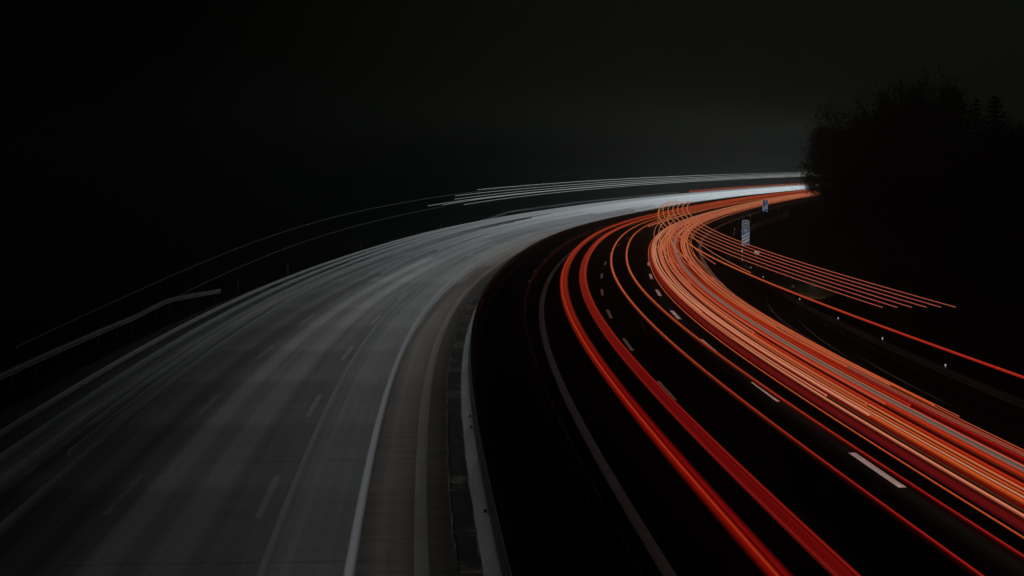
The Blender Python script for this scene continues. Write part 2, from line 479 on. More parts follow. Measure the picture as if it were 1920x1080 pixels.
def guard_rail(label, of, zc, s0, s1, side, mat, post_gap, post_max, refl=None, refl_mat=None, rail_z=None, foot=-0.3, end_drop=False):
    """of(s) = offset of the rail, side = +1 when the traffic side is towards larger o"""
    root = thing("guard_rail", label, "guard rail")
    sv = srange(s0, s1, 2.0, 4.0); n = len(W_BEAM); V, F = [], []
    for q in sv:
        zz = zc if rail_z is None else rail_z(q)
        for (a, z) in W_BEAM: V.append(at(q, of(q) + side * a, zz + z))
    for i in range(len(sv) - 1):
        for j in range(n):
            k = (j + 1) % n
            F.append((i * n + j, i * n + k, (i + 1) * n + k, (i + 1) * n + j))
    F.append(tuple(range(n))); F.append(tuple((len(sv) - 1) * n + j for j in range(n)))
    link_mesh("rail", V, F, mat, root, None, False)
    q = s0 + 1.0; k = 0
    pm = None
    while q < s1 - 0.3 and k < post_max:
        zz = zc if rail_z is None else rail_z(q)
        if pm is None:
            mb = MB()
            for (x0, y0, x1, y1) in ((-0.05, -0.03, -0.042, 0.03), (-0.05, -0.03, 0.0, -0.022), (-0.05, 0.022, 0.0, 0.03)): mb.box(x0, y0, 0, x1, y1, 1.0)
            po = mb.build("post", mat, root); pm = po
        else:
            po = pm.copy(); col.objects.link(po); po.parent = root
        po.location = at(q, of(q) - side * 0.02, foot); po.scale = (side * 1.0, 1, zz + 0.12 - foot)
        po.rotation_euler = (0, 0, -head(q))
        q += post_gap; k += 1
    if refl:
        rm = None
        for q in refl:
            zz = zc if rail_z is None else rail_z(q)
            if rm is None:
                mb = MB()
                mb.tube([(0, -0.03, 0), (0, 0.03, 0)], [0.03, 0.03], 10)
                mb.box(-0.012, -0.01, -0.14, 0.012, 0.01, -0.05)
                ro = mb.build("reflector", refl_mat, root); rm = ro
            else:
                ro = rm.copy(); col.objects.link(ro); ro.parent = root
            ro.location = at(q, of(q), zz + 0.24); ro.rotation_euler = (0, 0, -head(q))
    return root

guard_rail("steel guard rail with white reflector dots along the dark outbound verge", lambda s: 14.95 + 0.25 * smooth(100, 160, s), 0.58, 20, 214, -1, M['rust'], 2.0, 97,
           [60.8, 72, 83.3, 94.3, 107.8, 129, 140.8, 152], M['reflector'])
guard_rail("dark guard rail in the median glowing red beside the outbound lanes", lambda s: -0.98, 0.55, 16, 460, 1, M['patchy'], 5.0, 96,
           [124.5, 136.9, 154.5, 166.7, 178.6, 191.1, 203.9, 216.8, 231.4, 247, 262, 276, 290], M['reflector_dim'])
guard_rail("pale twin ridged guard rail on thin posts left of the inbound hard shoulder", lambda s: -21.35 - 0.5 * smooth(95, 109, s) + 1.3 * smooth(108, 119, s), 0.6, 24, 118.5, 1, M['steel'], 4.0, 40,
           None, None, lambda s: 0.62 - 0.10 * smooth(110, 119, s), foot=-0.45)
guard_rail("far guard rail with a raised end outside the bright bend", lambda s: -22.0, 0.75, 262, 460, 1, M['steel'], 4.0, 50,
           None, None, lambda s: 0.05 + 0.70 * smooth(262, 285, s), foot=-0.6)

# railing of upright bars behind the exit signs
rl = thing("railing", "low railing of upright bars along the verge behind the exit signs", "railing")
def oo_rail(s): return 17.2 + 1.4 * smooth(240, 310, s)
mb = MB()
mb.tube([at(q, oo_rail(q), 0.55) for q in range(226, 324, 4)], [0.05] * 25, 6)
mb.tube([at(q, oo_rail(q), -0.35) for q in range(226, 324, 4)], [0.05] * 25, 6)
mb.build("handrail", M['rust'], rl)
pm = None
for k in range(48):
    q = 226 + k * 2.0; p = at(q, oo_rail(q), -0.6)
    if pm is None:
        b_ = MB(); b_.box(-0.06, -0.05, 0, 0.06, 0.05, 1.12); pm = b_.build("bar", M['steel'], rl); o = pm
    else:
        o = pm.copy(); col.objects.link(o); o.parent = rl
    o.location = p; o.rotation_euler = (0, 0, -head(q))

# ------------------------------------------------------------------ signs
def text_mesh(body, size, mat, name, parent, loc, bold=0.0, w=None):
    cu = bpy.data.curves.new("lettering", 'FONT'); cu.body = body; cu.size = size; cu.align_x = 'CENTER'; cu.align_y = 'CENTER'
    cu.offset = bold; cu.extrude = 0.002
    tmp = bpy.data.objects.new("lettering", cu); col.objects.link(tmp)
    bpy.context.view_layer.update()
    me = bpy.data.meshes.new_from_object(tmp.evaluated_get(bpy.context.evaluated_depsgraph_get()))
    bpy.data.objects.remove(tmp); bpy.data.curves.remove(cu)
    me.materials.clear(); me.materials.append(mat)
    o = bpy.data.objects.new(name, me); col.objects.link(o); o.parent = parent
    o.location = loc; o.rotation_euler = (math.radians(90), 0, 0)
    if w: o.scale = (w, 1, 1)
    return o

def rrect(x0, z0, x1, z1, r=0.04):
    pts = []
    for cx, cz, a0 in ((x1 - r, z0 + r, -90), (x1 - r, z1 - r, 0), (x0 + r, z1 - r, 90), (x0 + r, z0 + r, 180)):
        for k in range(5):
            a = math.radians(a0 + 22.5 * k); pts.append((cx + r * math.cos(a), cz + r * math.sin(a)))
    return pts

def face_board(root, name, x0, z0, x1, z1, face, yb=0.0):
    b = MB(); b.prism(rrect(x0, z0, x1, z1), yb, yb + 0.03); o = b.build(name, M['signwhite'], root)
    f_ = MB(); i = 0.028; f_.prism(rrect(x0 + i, z0 + i, x1 - i, z1 - i, 0.025), yb - 0.004, yb - 0.001); f_.build("sign_face", face, o)
    return o

def clip_poly(poly, x0, z0, x1, z1):
    def cl(p, ins, cut):
        out = []
        for i in range(len(p)):
            a, b = p[i], p[(i + 1) % len(p)]
            if ins(a): out.append(a)
            if ins(a) != ins(b): out.append(cut(a, b))
        return out
    fx = lambda c: (lambda a, b: (c, a[1] + (b[1] - a[1]) * (c - a[0]) / (b[0] - a[0])))
    fz = lambda c: (lambda a, b: (a[0] + (b[0] - a[0]) * (c - a[1]) / (b[1] - a[1]), c))
    poly = cl(poly, lambda p: p[0] >= x0, fx(x0)); poly = cl(poly, lambda p: p[0] <= x1, fx(x1))
    poly = cl(poly, lambda p: p[1] >= z0, fz(z0)); poly = cl(poly, lambda p: p[1] <= z1, fz(z1))
    return poly

def exit_beacon(label, loc, zb, w, h, number, stripes, plate, face, zfoot):
    root = thing("exit_marker_sign", label, "road sign", loc, 0.0)
    x0, x1 = -w / 2, w / 2
    bd = face_board(root, "board", x0, zb, x1, zb + h, face)
    i = 0.03
    for k in range(stripes):
        zc = zb + h * (0.055 + 0.185 * k)
        sl = w * 0.60; th_ = h * 0.095
        poly = [(x0, zc), (x1, zc + sl), (x1, zc + sl + th_), (x0, zc + th_)]
        poly = clip_poly(poly, x0 + i, zb + i, x1 - i, zb + h - i)
        if len(poly) > 2:
            b = MB(); b.prism(poly, -0.009, -0.005); b.build("stripe", M['signwhite'], bd)
    text_mesh(number, h * 0.15, M['signwhite'], "number", bd, (0, -0.009, zb + h * 0.86), 0.006)
    text_mesh("m", h * 0.10, M['signwhite'], "unit", bd, (0, -0.009, zb + h * 0.755), 0.004)
    if plate:
        z0 = zb + h + 0.06
        pb = face_board(root, "number_plate", x0, z0, x1, z0 + w, M['navy'])
        rg = MB(); nn = 32; ro, ri = w * 0.42, w * 0.375; cz = z0 + w / 2
        vv = []
        for k in range(nn):
            a = 2 * math.pi * k / nn
            for rr in (ro, ri):
                for yy in (-0.009, -0.005): vv.append((rr * math.cos(a), yy, cz + rr * math.sin(a)))
        ff = []
        for k in range(nn):
            a, b = 4 * k, 4 * ((k + 1) % nn)
            ff += [(a, b, b + 2, a + 2), (a, a + 1, b + 1, b), (a + 2, b + 2, b + 3, a + 3)]
        rg.add(vv, ff); rg.build("ring", M['signwhite'], pb)
        text_mesh("44", w * 0.52, M['signwhite'], "number", pb, (0, -0.009, cz), 0.004, 0.9)
    top = zb + h + (w + 0.06 if plate else 0) - 0.05
    for sx in (-0.7, 0.7):
        b = MB(); b.tube([(sx * x1, 0.07, zfoot), (sx * x1, 0.07, top)], [0.038, 0.038], 8); b.build("post", M['dark'], root)
    return root

SG = at(174.5, 16.6, 0)
exit_beacon("blue exit marker with three white stripes and a 44 plate above it", SG, 1.0, 0.70, 1.62, "300", 3, True, M['blue'], -0.6)
SG2 = at(288.5, 16.9, 0)
exit_beacon("smaller blue exit marker with two white stripes and no plate above", SG2, 1.25, 0.80, 1.72, "200", 2, False, M['blue'], -0.6)

# small kilometre sign
KMP = at(157.4, 16.7, 0)
km = thing("distance_sign", "small white board on a thin pale post by the verge", "road sign", KMP)
b = MB(); b.prism(rrect(-0.21, 1.0, 0.21, 1.28, 0.03), -0.02, 0.0); bd = b.build("board", M['white'], km)
b = MB()
for (x0, x1) in ((-0.14, -0.06), (-0.03, 0.05), (0.08, 0.15)): b.box(x0, -0.026, 1.10, x1, -0.021, 1.19)
b.build("worn_print", M['steel'], bd)
b = MB(); b.tube([(0, 0.03, -0.4), (0, 0.03, 1.25)], [0.032, 0.032], 8); b.build("post", M['steel'], km)

# delineator posts
def delineator(label, loc, rz=0, tilt=0.0, sc=1.0, mw=None):
    mw = mw or M['white']
    root = thing("marker_post", label, "marker post", loc, rz, None)
    root.rotation_euler = (0, tilt, rz); root.scale = (sc, sc, sc)
    def pr(z0, z1, name, mat, top=False):
        b = MB(); sec = [(-0.075, -0.045), (0.0, -0.075), (0.075, -0.045), (0.06, 0.05), (-0.06, 0.05)]
        v = [(x, y, z0) for x, y in sec] + [(x, y, z1 - (0.06 * (y + 0.075) / 0.125 if top else 0)) for x, y in sec]
        f = [(4, 3, 2, 1, 0), (5, 6, 7, 8, 9)] + [(i, (i + 1) % 5, (i + 1) % 5 + 5, i + 5) for i in range(5)]
        b.add(v, f); return b.build(name, mat, root)
    pr(-0.5, 0.62, "body", mw); bb = pr(0.62, 0.82, "band", M['black']); pr(0.82, 1.02, "tip", mw, True)
    b = MB(); b.box(-0.022, -0.078, 0.65, 0.022, -0.068, 0.79); b.build("reflector", M['white'], bb)
    return root
delineator("white marker post with black band just below the striped exit marker", at(165.8, 15.9, -0.03), -head(166))
delineator("white marker post above the guard rail at the bend of the single orange streak", at(118.1, 15.9, -0.03), -head(118))
delineator("white marker post rising beside the 44 plate", at(277.7, 15.4, -0.03), -head(277))
delineator("leaning white marker post standing left of the 44 plate", at(222.4, 15.8, -0.03), -head(222), 0.17)
delineator("small white marker post below the two striped exit marker", at(336.8, 15.7, -0.03), -head(336))
for i, (sq, oq, lb) in enumerate(((126, -20.9, "thin dim marker post beyond the end of the pale guard rail"), (146, -21.0, "thin dim marker post on the dark inbound verge, second past the rail end"),
                                  (185, -21.4, "thin dim marker post on the inbound verge below the two high streaks"), (236, -22.0, "faint marker post beside the start of the bright far bend"),
                                  (330, -38.0, "short pale marker post just left of the mast foot"), (337, -36.0, "short pale marker post directly below the tall mast"))):
    delineator(lb, at(sq, oq, -0.35), -head(sq), mw=M['dimmed'])

# tall thin mast in the fields beyond the bend
MP = Vector((12.4, 505, -1.6))
mast = thing("mast", "tall thin grey mast standing behind the bright far bend", "mast", MP)
b = MB(); b.tube([(0, 0, 0), (0, 0, 6), (0, 0, 11.5)], [0.11, 0.085, 0.05], 8); b.build("pole", M['steel'], mast)
b = MB(); b.box(-0.25, -0.25, 0, 0.25, 0.25, 0.5); b.build("base", M['concrete'], mast)

# ------------------------------------------------------------------ light trails
def ramp(n, stops):
    cr = n.new("ShaderNodeValToRGB"); e = cr.color_ramp.elements
    e[0].position, e[0].color = stops[0][0], srgb(stops[0][1])
    e[1].position, e[1].color = stops[-1][0], srgb(stops[-1][1])
    for p, c in stops[1:-1]:
        k = e.new(p); k.color = srgb(c)
    return cr

def trail_mat(name, near, far=None, s0=40, s1=200, gain=0.0022):
    m, n, l, b = new_mat(name); n.remove(b)
    uv, sp = uv_nodes(n, l)
    a = ramp(n, near); l.new(sp.outputs[0], a.inputs[0])
    e = n.new("ShaderNodeEmission"); e.inputs["Strength"].default_value = 1.0
    if far:
        f_ = ramp(n, far); l.new(sp.outputs[0], f_.inputs[0])
        mr = n.new("ShaderNodeMapRange"); mr.inputs["From Min"].default_value = s0; mr.inputs["From Max"].default_value = s1
        l.new(sp.outputs[1], mr.inputs["Value"])
        mx = n.new("ShaderNodeMix"); mx.data_type = 'RGBA'
        l.new(mr.outputs[0], mx.inputs["Factor"]); l.new(a.outputs[0], mx.inputs[6]); l.new(f_.outputs[0], mx.inputs[7])
        l.new(mx.outputs[2], e.inputs["Color"])
    else:
        l.new(a.outputs[0], e.inputs["Color"])
    # strength rises along the road to offset what the haze swallows
    l.new(math_node(n, l, 'EXPONENT', math_node(n, l, 'MULTIPLY', sp.outputs[1], gain)), e.inputs["Strength"])
    l.new(e.outputs[0], n["Material Output"].inputs["Surface"])
    return m

def trail(label, group, mat, o, z, w, s0, s1, h=None, o1=None, wave=0.0, ph=0.0, zf=None, grow=0.0, name="light_trail"):
    h = h or max(0.04, min(w * 0.5, 0.14))
    NS = 12 if w > 0.15 else 8
    sv = srange(s0, s1, 1.5, 4.0); V, U, F = [], [], []
    for q in sv:
        t = (q - s0) / (s1 - s0)
        oc = (o if o1 is None else o + (o1 - o) * t) + wave * math.sin(q / 37.0 + ph) + 0.4 * wave * math.sin(q / 13.0 + 2 * ph)
        zz = zf(q) if zf else z
        gw = 1 + grow * t
        for k in range(NS):
            a = 2 * math.pi * k / NS
            V.append(at(q, oc + w * gw / 2 * math.cos(a), zz + h * gw / 2 * math.sin(a))); U.append(((math.cos(a) + 1) / 2, q))
    for i in range(len(sv) - 1):
        for k in range(NS):
            F.append((i * NS + k, i * NS + (k + 1) % NS, (i + 1) * NS + (k + 1) % NS, (i + 1) * NS + k))
    F.append(tuple(range(NS - 1, -1, -1))); F.append(tuple((len(sv) - 1) * NS + k for k in range(NS)))
    return tag(link_mesh(name, V, F, mat, None, U), label, "light trail", group)

def mono(name, c_near, c_far=None, edge=0.45, s0=45, s1=190):
    e = lambda c: tuple(x * edge for x in c)
    st = lambda c: [(0.0, e(c)), (0.3, c), (0.7, c), (1.0, e(c))]
    return trail_mat(name, st(c_near), st(c_far) if c_far else None, s0, s1)

T = {}
T['redA'] = trail_mat("wide red lamp glow, orange line", [(0, (10, 1, 1)), (.10, (96, 9, 5)), (.22, (116, 14, 7)), (.28, (158, 52, 22)), (.34, (120, 16, 7)), (.44, (60, 4, 3)), (.465, (30, 3, 3)), (.50, (112, 9, 6)), (.64, (104, 7, 5)), (.80, (56, 5, 5)), (.92, (30, 4, 4)), (1, (9, 2, 2))],
                      [(0, (92, 24, 10)), (.2, (142, 52, 28)), (.45, (104, 26, 12)), (.7, (140, 50, 26)), (1, (84, 18, 8))], 60, 215)
T['redB'] = trail_mat("wide red lamp glow, pink edge", [(0, (20, 3, 3)), (.05, (118, 22, 17)), (.11, (90, 7, 7)), (.30, (84, 7, 8)), (.52, (102, 8, 9)), (.60, (46, 4, 4)), (.67, (108, 12, 8)), (.76, (134, 28, 16)), (.83, (84, 8, 7)), (.92, (32, 4, 4)), (1, (9, 2, 2))],
                      [(0, (92, 24, 10)), (.3, (128, 42, 22)), (.5, (102, 26, 12)), (.8, (146, 56, 30)), (1, (92, 24, 12))], 60, 215)
T['orange'] = trail_mat("orange tail light streak", [(0, (7, 1, 1)), (.18, (48, 4, 4)), (.38, (108, 9, 7)), (.5, (168, 42, 26)), (.6, (112, 9, 7)), (.82, (54, 5, 4)), (1, (7, 1, 1))],
                        [(0, (40, 10, 5)), (.25, (150, 62, 30)), (.5, (168, 86, 48)), (.75, (150, 62, 30)), (1, (40, 10, 5))], 42, 120)
T['peach'] = mono("pale peach streak", (205, 118, 84), (166, 98, 68))
T['amber'] = mono("amber streak", (190, 76, 30), (172, 88, 56), 0.6)
T['rust'] = mono("rust red streak", (168, 44, 18), (136, 50, 24), 0.5)
T['crimson'] = trail_mat("dull crimson band", [(0, (60, 8, 9)), (.2, (92, 14, 16)), (.4, (74, 10, 12)), (.6, (94, 14, 15)), (.8, (70, 9, 10)), (1, (50, 6, 6))], [(0, (88, 16, 9)), (1, (100, 24, 14))], 50, 130)
T['scarlet'] = trail_mat("bright red band", [(0, (70, 6, 5)), (.3, (120, 10, 9)), (.6, (160, 20, 16)), (.8, (130, 12, 10)), (1, (70, 6, 5))], [(0, (110, 26, 13)), (.5, (146, 48, 24)), (1, (100, 22, 11))], 60, 120)
T['pink'] = mono("thin pink streak", (178, 74, 52), (170, 88, 56), 0.7)
T['cream'] = mono("cream streak", (200, 132, 102), (164, 108, 82), 0.7)
T['grey'] = trail_mat("grey green band", [(0, (104, 88, 78)), (.3, (76, 82, 77)), (.6, (58, 66, 66)), (.85, (72, 78, 80)), (1, (120, 90, 84))], [(0, (112, 92, 92)), (.5, (84, 80, 92)), (1, (110, 88, 86))], 70, 170)
T['brown'] = mono("dim brown streak", (66, 38, 20), (120, 60, 36), 0.7)
T['pale'] = mono("broad pale peach band", (168, 80, 52), (164, 94, 66), 0.5, 60, 260)
T['deep'] = mono("deep red band", (88, 9, 5), (78, 15, 7), 0.6, 60, 260)
T['marker'] = mono("thin marker light streak", (166, 78, 58), (166, 98, 62), 0.8, 80, 160)
T['single'] = trail_mat("red orange double marker streak", [(0, (120, 14, 10)), (.25, (186, 54, 34)), (.5, (96, 14, 9)), (.75, (186, 54, 34)), (1, (120, 14, 10))], [(0, (150, 70, 36)), (.5, (180, 94, 54)), (1, (150, 70, 36))], 55, 100)
T['white'] = trail_mat("white headlight streak", [(0, (52, 54, 56)), (.3, (72, 73, 74)), (.7, (72, 73, 74)), (1, (52, 54, 56))], [(0, (92, 96, 98)), (.5, (112, 114, 115)), (1, (92, 96, 98))], 70, 300)
T['white_dim'] = trail_mat("dim headlight streak", [(0, (13, 14, 14)), (.3, (19, 20, 21)), (.7, (19, 20, 21)), (1, (12, 13, 13))], [(0, (92, 96, 98)), (.5, (116, 119, 120)), (1, (92, 96, 98))], 56, 300)
T['white_far'] = trail_mat("far white headlight streak", [(0, (58, 62, 65)), (.5, (70, 72, 73)), (1, (58, 62, 65))], [(0, (136, 144, 148)), (.5, (160, 165, 166)), (1, (132, 141, 146))], 150, 430, 0.0022)
T['high_white'] = mono("thin white roof light streak", (52, 53, 54), (150, 154, 154), 0.9, 60, 420)

T['high_grey'] = mono('thin grey roof light streak', (12, 12, 12), (74, 76, 77), 0.9, 38, 360)
T['twin'] = mono('soft twin headlight streak', (40, 41, 42), (84, 86, 88), 0.85, 40, 190)
T['glowred'] = trail_mat('added red halo band', [(0, (34, 5, 3)), (.5, (58, 8, 5)), (1, (34, 5, 3))], [(0, (44, 8, 4)), (.5, (62, 12, 6)), (1, (44, 8, 4))], 50, 200)
SEP = 620
# outbound left lane: one car, two wide red streaks
trail("wide red streak with an orange line, the one closest to the median", None, T['redA'], 1.37, 1.05, 0.52, 22, SEP, 0.2)
trail("wide red streak with a pale pink border, second out from the median", None, T['redB'], 2.62, 1.05, 0.52, 22, SEP, 0.2)
# outbound middle lane: one car
trail("slim orange streak left of the bold middle lane dashes", None, T['orange'], 4.68, 1.28, 0.18, 22, SEP, 0.12, wave=0.05)
trail("slim orange streak just right of the bold middle lane dashes", None, T['orange'], 5.86, 1.36, 0.18, 22, SEP, 0.12, wave=0.05, ph=0.8)

RG = "tail light streaks bundled in the outbound slow lane"
bundle = [
 # o, z, w, style, s0, s1, label
 (7.62, .70, .05, 'amber', 22, SEP, "hair-thin orange streak bordering the slow lane bundle on the median side"),
 (7.86, .75, .30, 'crimson', 22, SEP, "broad dull crimson band near the median side of the bundle"),
 (8.20, .80, .12, 'peach', 22, SEP, "strong solitary peach streak between crimson band and dark gap"),
 (8.42, .80, .08, 'brown', 22, SEP, "faint brown streak in the dark gap of the bundle"),
 (8.56, .80, .05, 'scarlet', 22, SEP, "thin dark red streak hugging the broad orange band's border"),
 (8.68, .85, .17, 'amber', 22, SEP, "orange band with a cream border line in the bundle"),
 (8.80, .90, .06, 'cream', 22, SEP, "bright cream line along the orange band"),
 (8.93, .80, .12, 'deep', 22, SEP, "deep red band beside the bright cream line"),
 (9.08, .85, .10, 'amber', 22, SEP, "amber streak in the middle of the bundle, narrowest of its trio"),
 (9.21, .88, .04, 'peach', 22, SEP, "fine peach line between two amber streaks"),
 (9.29, .85, .11, 'amber', 22, SEP, "amber streak on the shoulder side of the fine peach line"),
 (9.44, .85, .14, 'rust', 22, SEP, "rust red streak between amber band and dark stripe"),
 (9.60, .80, .08, 'deep', 22, SEP, "narrow deep red stripe in the bundle's middle"),
 (9.76, .88, .22, 'rust', 22, SEP, "broad rust orange band touching the grey band"),
 (9.92, .92, .04, 'pink', 22, SEP, "fine pink line edging the grey band on the median side"),
 (10.03, .90, .20, 'grey', 22, 330, "only grey green band among the red streaks"),
 (10.15, .93, .05, 'peach', 22, SEP, "peach line edging the grey band on the shoulder side"),
 (10.38, .85, .07, 'scarlet', 22, SEP, "narrow scarlet streak past the grey band"),
 (10.66, .85, .18, 'scarlet', 22, SEP, "brightest scarlet band near the shoulder side"),
 (10.84, .80, .16, 'crimson', 22, SEP, "dark crimson band outside the brightest scarlet one"),
 (10.97, .85, .028, 'pink', 22, SEP, None), (11.10, .85, .026, 'pink', 22, SEP, None), (11.45, .75, .022, 'pink', 22, SEP, None),
 (11.63, .72, .035, 'pink', 58, SEP, "outermost thin pink streak of the slow lane bundle, ending beside the guard rail"),
 (8.98, 1.0, .16, 'pale', 59, SEP, "broad pale band that stops short in mid bundle"),
 (9.52, 1.0, .09, 'pink', 59, SEP, "pink streak that stops beside the grey band"),
 (10.30, .95, .12, 'rust', 59, SEP, "rust streak that stops just past the grey band"),
 (11.14, .95, .13, 'amber', 59, SEP, "amber streak that stops near the outermost pink streaks"),
 (7.96, .95, .15, 'pale', 82, SEP, "pale band ending abruptly near the small lane dashes"),
 (8.12, 1.0, .10, 'cream', 96, SEP, "short cream streak ending above the pale band"),
 (9.25, 1.0, .16, 'pale', 84, SEP, "pale band ending in the centre of the bundle"),
 (8.28, 1.06, .11, 'cream', 56, SEP, "widest cream streak in the heart of the bundle, stopping short of the long dash"),
 (8.04, 1.02, .09, 'peach', 61, SEP, "peach streak on the median side of the widest cream one"),
 (8.52, 1.04, .06, 'cream', 66, SEP, "slender cream streak on the shoulder side of the widest cream one"),
 (10.92, 1.0, .05, 'peach', 64, SEP, "peach streak low on the shoulder side that stops near the scarlet band"),
 (10.62, 1.0, .13, 'amber', 70, SEP, "amber band covering the scarlet one farther down the road"),
 (10.86, .95, .14, 'pale', 88, SEP, "pale band on the shoulder side, beyond the hard shoulder reflection lines"),
]
for k in range(1, 7):  # added emissive bands standing in for the red glow around the streaks
    trail("added wide dull red glow band low under the bundle's brighter streaks", "added dull red glow bands low in the bundle", T['glowred'], 7.95 + .5 * k, .52, .44, 22, 260, 0.10)
for (o, z, w, st, s0, s1, lb) in bundle:
    trail(lb or "fine pink streak among several along the shoulder side of the bundle", RG, T[st], o, z, w, s0, s1, wave=0.035, ph=o * 3.1)

# farther round the bend the exposure stacks many more tail lights
rr = random.Random(3)
SG_ = "pale stacked tail light streaks round the far bend"
for k in range(12):
    o = 7.9 + 3.6 * rr.random(); s0 = rr.uniform(105, 210)
    trail("pale orange streak within the dense far bend of the slow lane", SG_, T[rr.choice(['pale', 'cream', 'amber', 'peach', 'rust', 'rust'])], o, rr.uniform(.7, 1.1), rr.uniform(.05, .14), s0, SEP, wave=0.10, ph=rr.uniform(0, 6))
MG_ = "orange streaks crossing the far passing lanes"
for k in range(9):
    o = 1.2 + 6.0 * rr.random(); s0 = rr.uniform(235, 320)
    trail("dull orange streak in the far passing lanes beyond the bend", MG_, T[rr.choice(['rust', 'amber', 'rust', 'deep'])], o, rr.uniform(.6, 1.1), rr.uniform(.12, .3), s0, SEP, wave=0.12, ph=rr.uniform(0, 6))
HG_ = "fine looping marker light streaks above the slow lane bend"
for k in range(11):
    o = rr.choice([8.3, 8.6, 10.9, 11.2, 9.6]) + rr.uniform(-.2, .2); z = rr.choice([1.6, 1.9, 2.3, 2.8, 3.4, 3.9]); s0 = rr.uniform(88, 128); s1 = s0 + rr.uniform(60, 130)
    trail("fine orange marker light streak looping over the slow lane bend", HG_, T['marker'], o, z, .045, s0, s1, 0.045, wave=0.05, ph=rr.uniform(0, 6))
# a lorry's row of roof lights
LG_ = "row of six roof light streaks ending over the dark verge"
names6 = ["lowest", "second lowest", "third lowest", "third highest", "second highest", "topmost"]
for k in range(6):
    trail("%s of six parallel thin pink streaks ending above the verge" % names6[k], LG_, T['marker'], 8.92 + 0.455 * k, 4.25, 0.027, 56.8, 216, 0.027, grow=1.9)
trail("thin orange streak curling beside the six parallel ones, short of them", LG_, T['marker'], 8.5, 4.2, .06, 112, 216, 0.06, grow=.6)
trail("single red orange double line running alone to the frame's border below the six", None, T['single'], 9.36, 3.5, .075, 20, 190, 0.07)

# inbound headlights
WG = "white headlight streaks on the inbound carriageway"
trail("crisp pale streak ending on the inbound fast lane beside the median shoulder", WG, T['white'], -6.75, .62, .20, 16, 156, 0.12, o1=-6.2)
trail("soft pale streak, twin of the crisp one in the fast lane", WG, T['twin'], -8.45, .45, .18, 16, 190, 0.12)
outer = [(-17.25, .95, .26, 52, 'white_dim', "outermost headlight streak along the inbound hard shoulder"), (-16.0, 1.1, .34, 22, 'white_dim', "broad headlight streak second in from the hard shoulder"),
         (-15.1, 1.1, .26, 22, 'white_dim', "headlight streak third in from the hard shoulder"), (-14.55, 1.0, .12, 50, 'white_dim', "narrow headlight streak between two broad ones in the slow lane"),
         (-14.0, 1.05, .26, 22, 'white_dim', "headlight streak of the slow lane close to the lane dashes")]
for (o, z, w, s0, st, lb) in outer: trail(lb, WG, T[st], o, z, w, s0, SEP + 60, 0.16)
FW = "overlapping headlight streaks whitening the far bend"
for k in range(34):
    lane = rr.choice([-7.1, -11.0, -11.4, -14.8, -14.8]); s0 = rr.uniform(120, 330) if lane < -9 else rr.uniform(300, 380)
    o = lane + rr.choice([-.72, .72]) + rr.uniform(-.45, .45)
    trail("pale headlight streak in the white far bend", FW, T['white_far'], o, rr.uniform(.55, 1.0), rr.uniform(.14, .34), s0, SEP + 80, 0.14, wave=0.08, ph=rr.uniform(0, 6))
HW = "roof light streaks of lorries above the inbound carriageway"
trail("long thin grey streak hanging highest over the inbound verge", HW, T['high_grey'], -12.5, 5.4, .03, 34, SEP + 80, 0.035, o1=-13)
trail("thin grey streak rising from behind the pale guard rail's end", HW, T['high_grey'], -13.5, 4.2, .03, 64, 188, 0.03)
for (o, z, s0, lb) in ((-13.6, 4.35, 188, "bluish roof light streak starting beside the two longest high ones"), (-15.4, 4.2, 190, "roof light streak starting under the others on the far bend"),
                       (-14.4, 4.3, 215, "roof light streak in the middle of the far high group"), (-14.9, 4.55, 206, "short fine roof light streak between the close pair over the far bend"), (-13.0, 4.1, 200, "lowest of the roof light streaks over the far bend"),
                       (-15.8, 4.8, 212, "fine roof light streak just under the highest one of the far group"), (-16.2, 5.2, 230, "highest and faintest roof light streak of the far group")):
    trail(lb, HW, T['high_white'], o, z, .05, s0, SEP + 80, 0.06)
trail("lone red streak above the white far bend beside the trees", None, T['rust'], -17.2, 1.35, .5, 450, SEP + 80, 0.35)

# unseen lamp strips standing in for the headlamps' light on the carriageways
def lamp(o, s, length, power, c=(1, .98, .96), z=0.7, width=1.7, lean=0.0):
    d = bpy.data.lights.new("headlight", 'AREA'); d.shape = 'RECTANGLE'; d.size = width; d.size_y = length
    d.energy = power; d.color = c
    ob = bpy.data.objects.new("headlight", d); col.objects.link(ob)
    ob.location = at(s, o, z); ob.rotation_euler = (0, math.radians(lean), -head(s))
    return ob

def target_in(s):
    return float(np.interp(s, [16, 34, 45, 60, 80, 110, 160, 240, 340, 520], [.017, .023, .029, .036, .050, .074, .108, .14, .19, .30]))
for o, wgt, wd, lean, z in ((-7.3, .60, 3.0, 0, .8), (-9.3, .10, .8, 0, .8), (-11.3, .62, 3.4, 0, .8), (-14.9, .26, 2.6, 0, .8), (-6.3, .38, .3, -72, .8), (-16.2, .40, .2, 84, .72)):  # narrow strips are added fill for the lane gap, barrier and left rail
    s = 14.0
    while s < 600:
        L = 12.0 if s < 130 else 36.0
        fade = float(np.interp(s, [14, 40, 90, 160], {-7.3: [.95, .95, 1, 1], -9.3: [.8, .9, 1, 1], -11.3: [.26, .46, .82, 1], -14.9: [.05, .16, .6, 1], -6.3: [1, 1, 1, 1], -16.2: [.10, .22, .6, .8]}[o]))
        lamp(o, s + L / 2, L, target_in(s + L / 2) * wgt * fade * 62.0 * L, z=z, width=wd, lean=lean)
        s += L
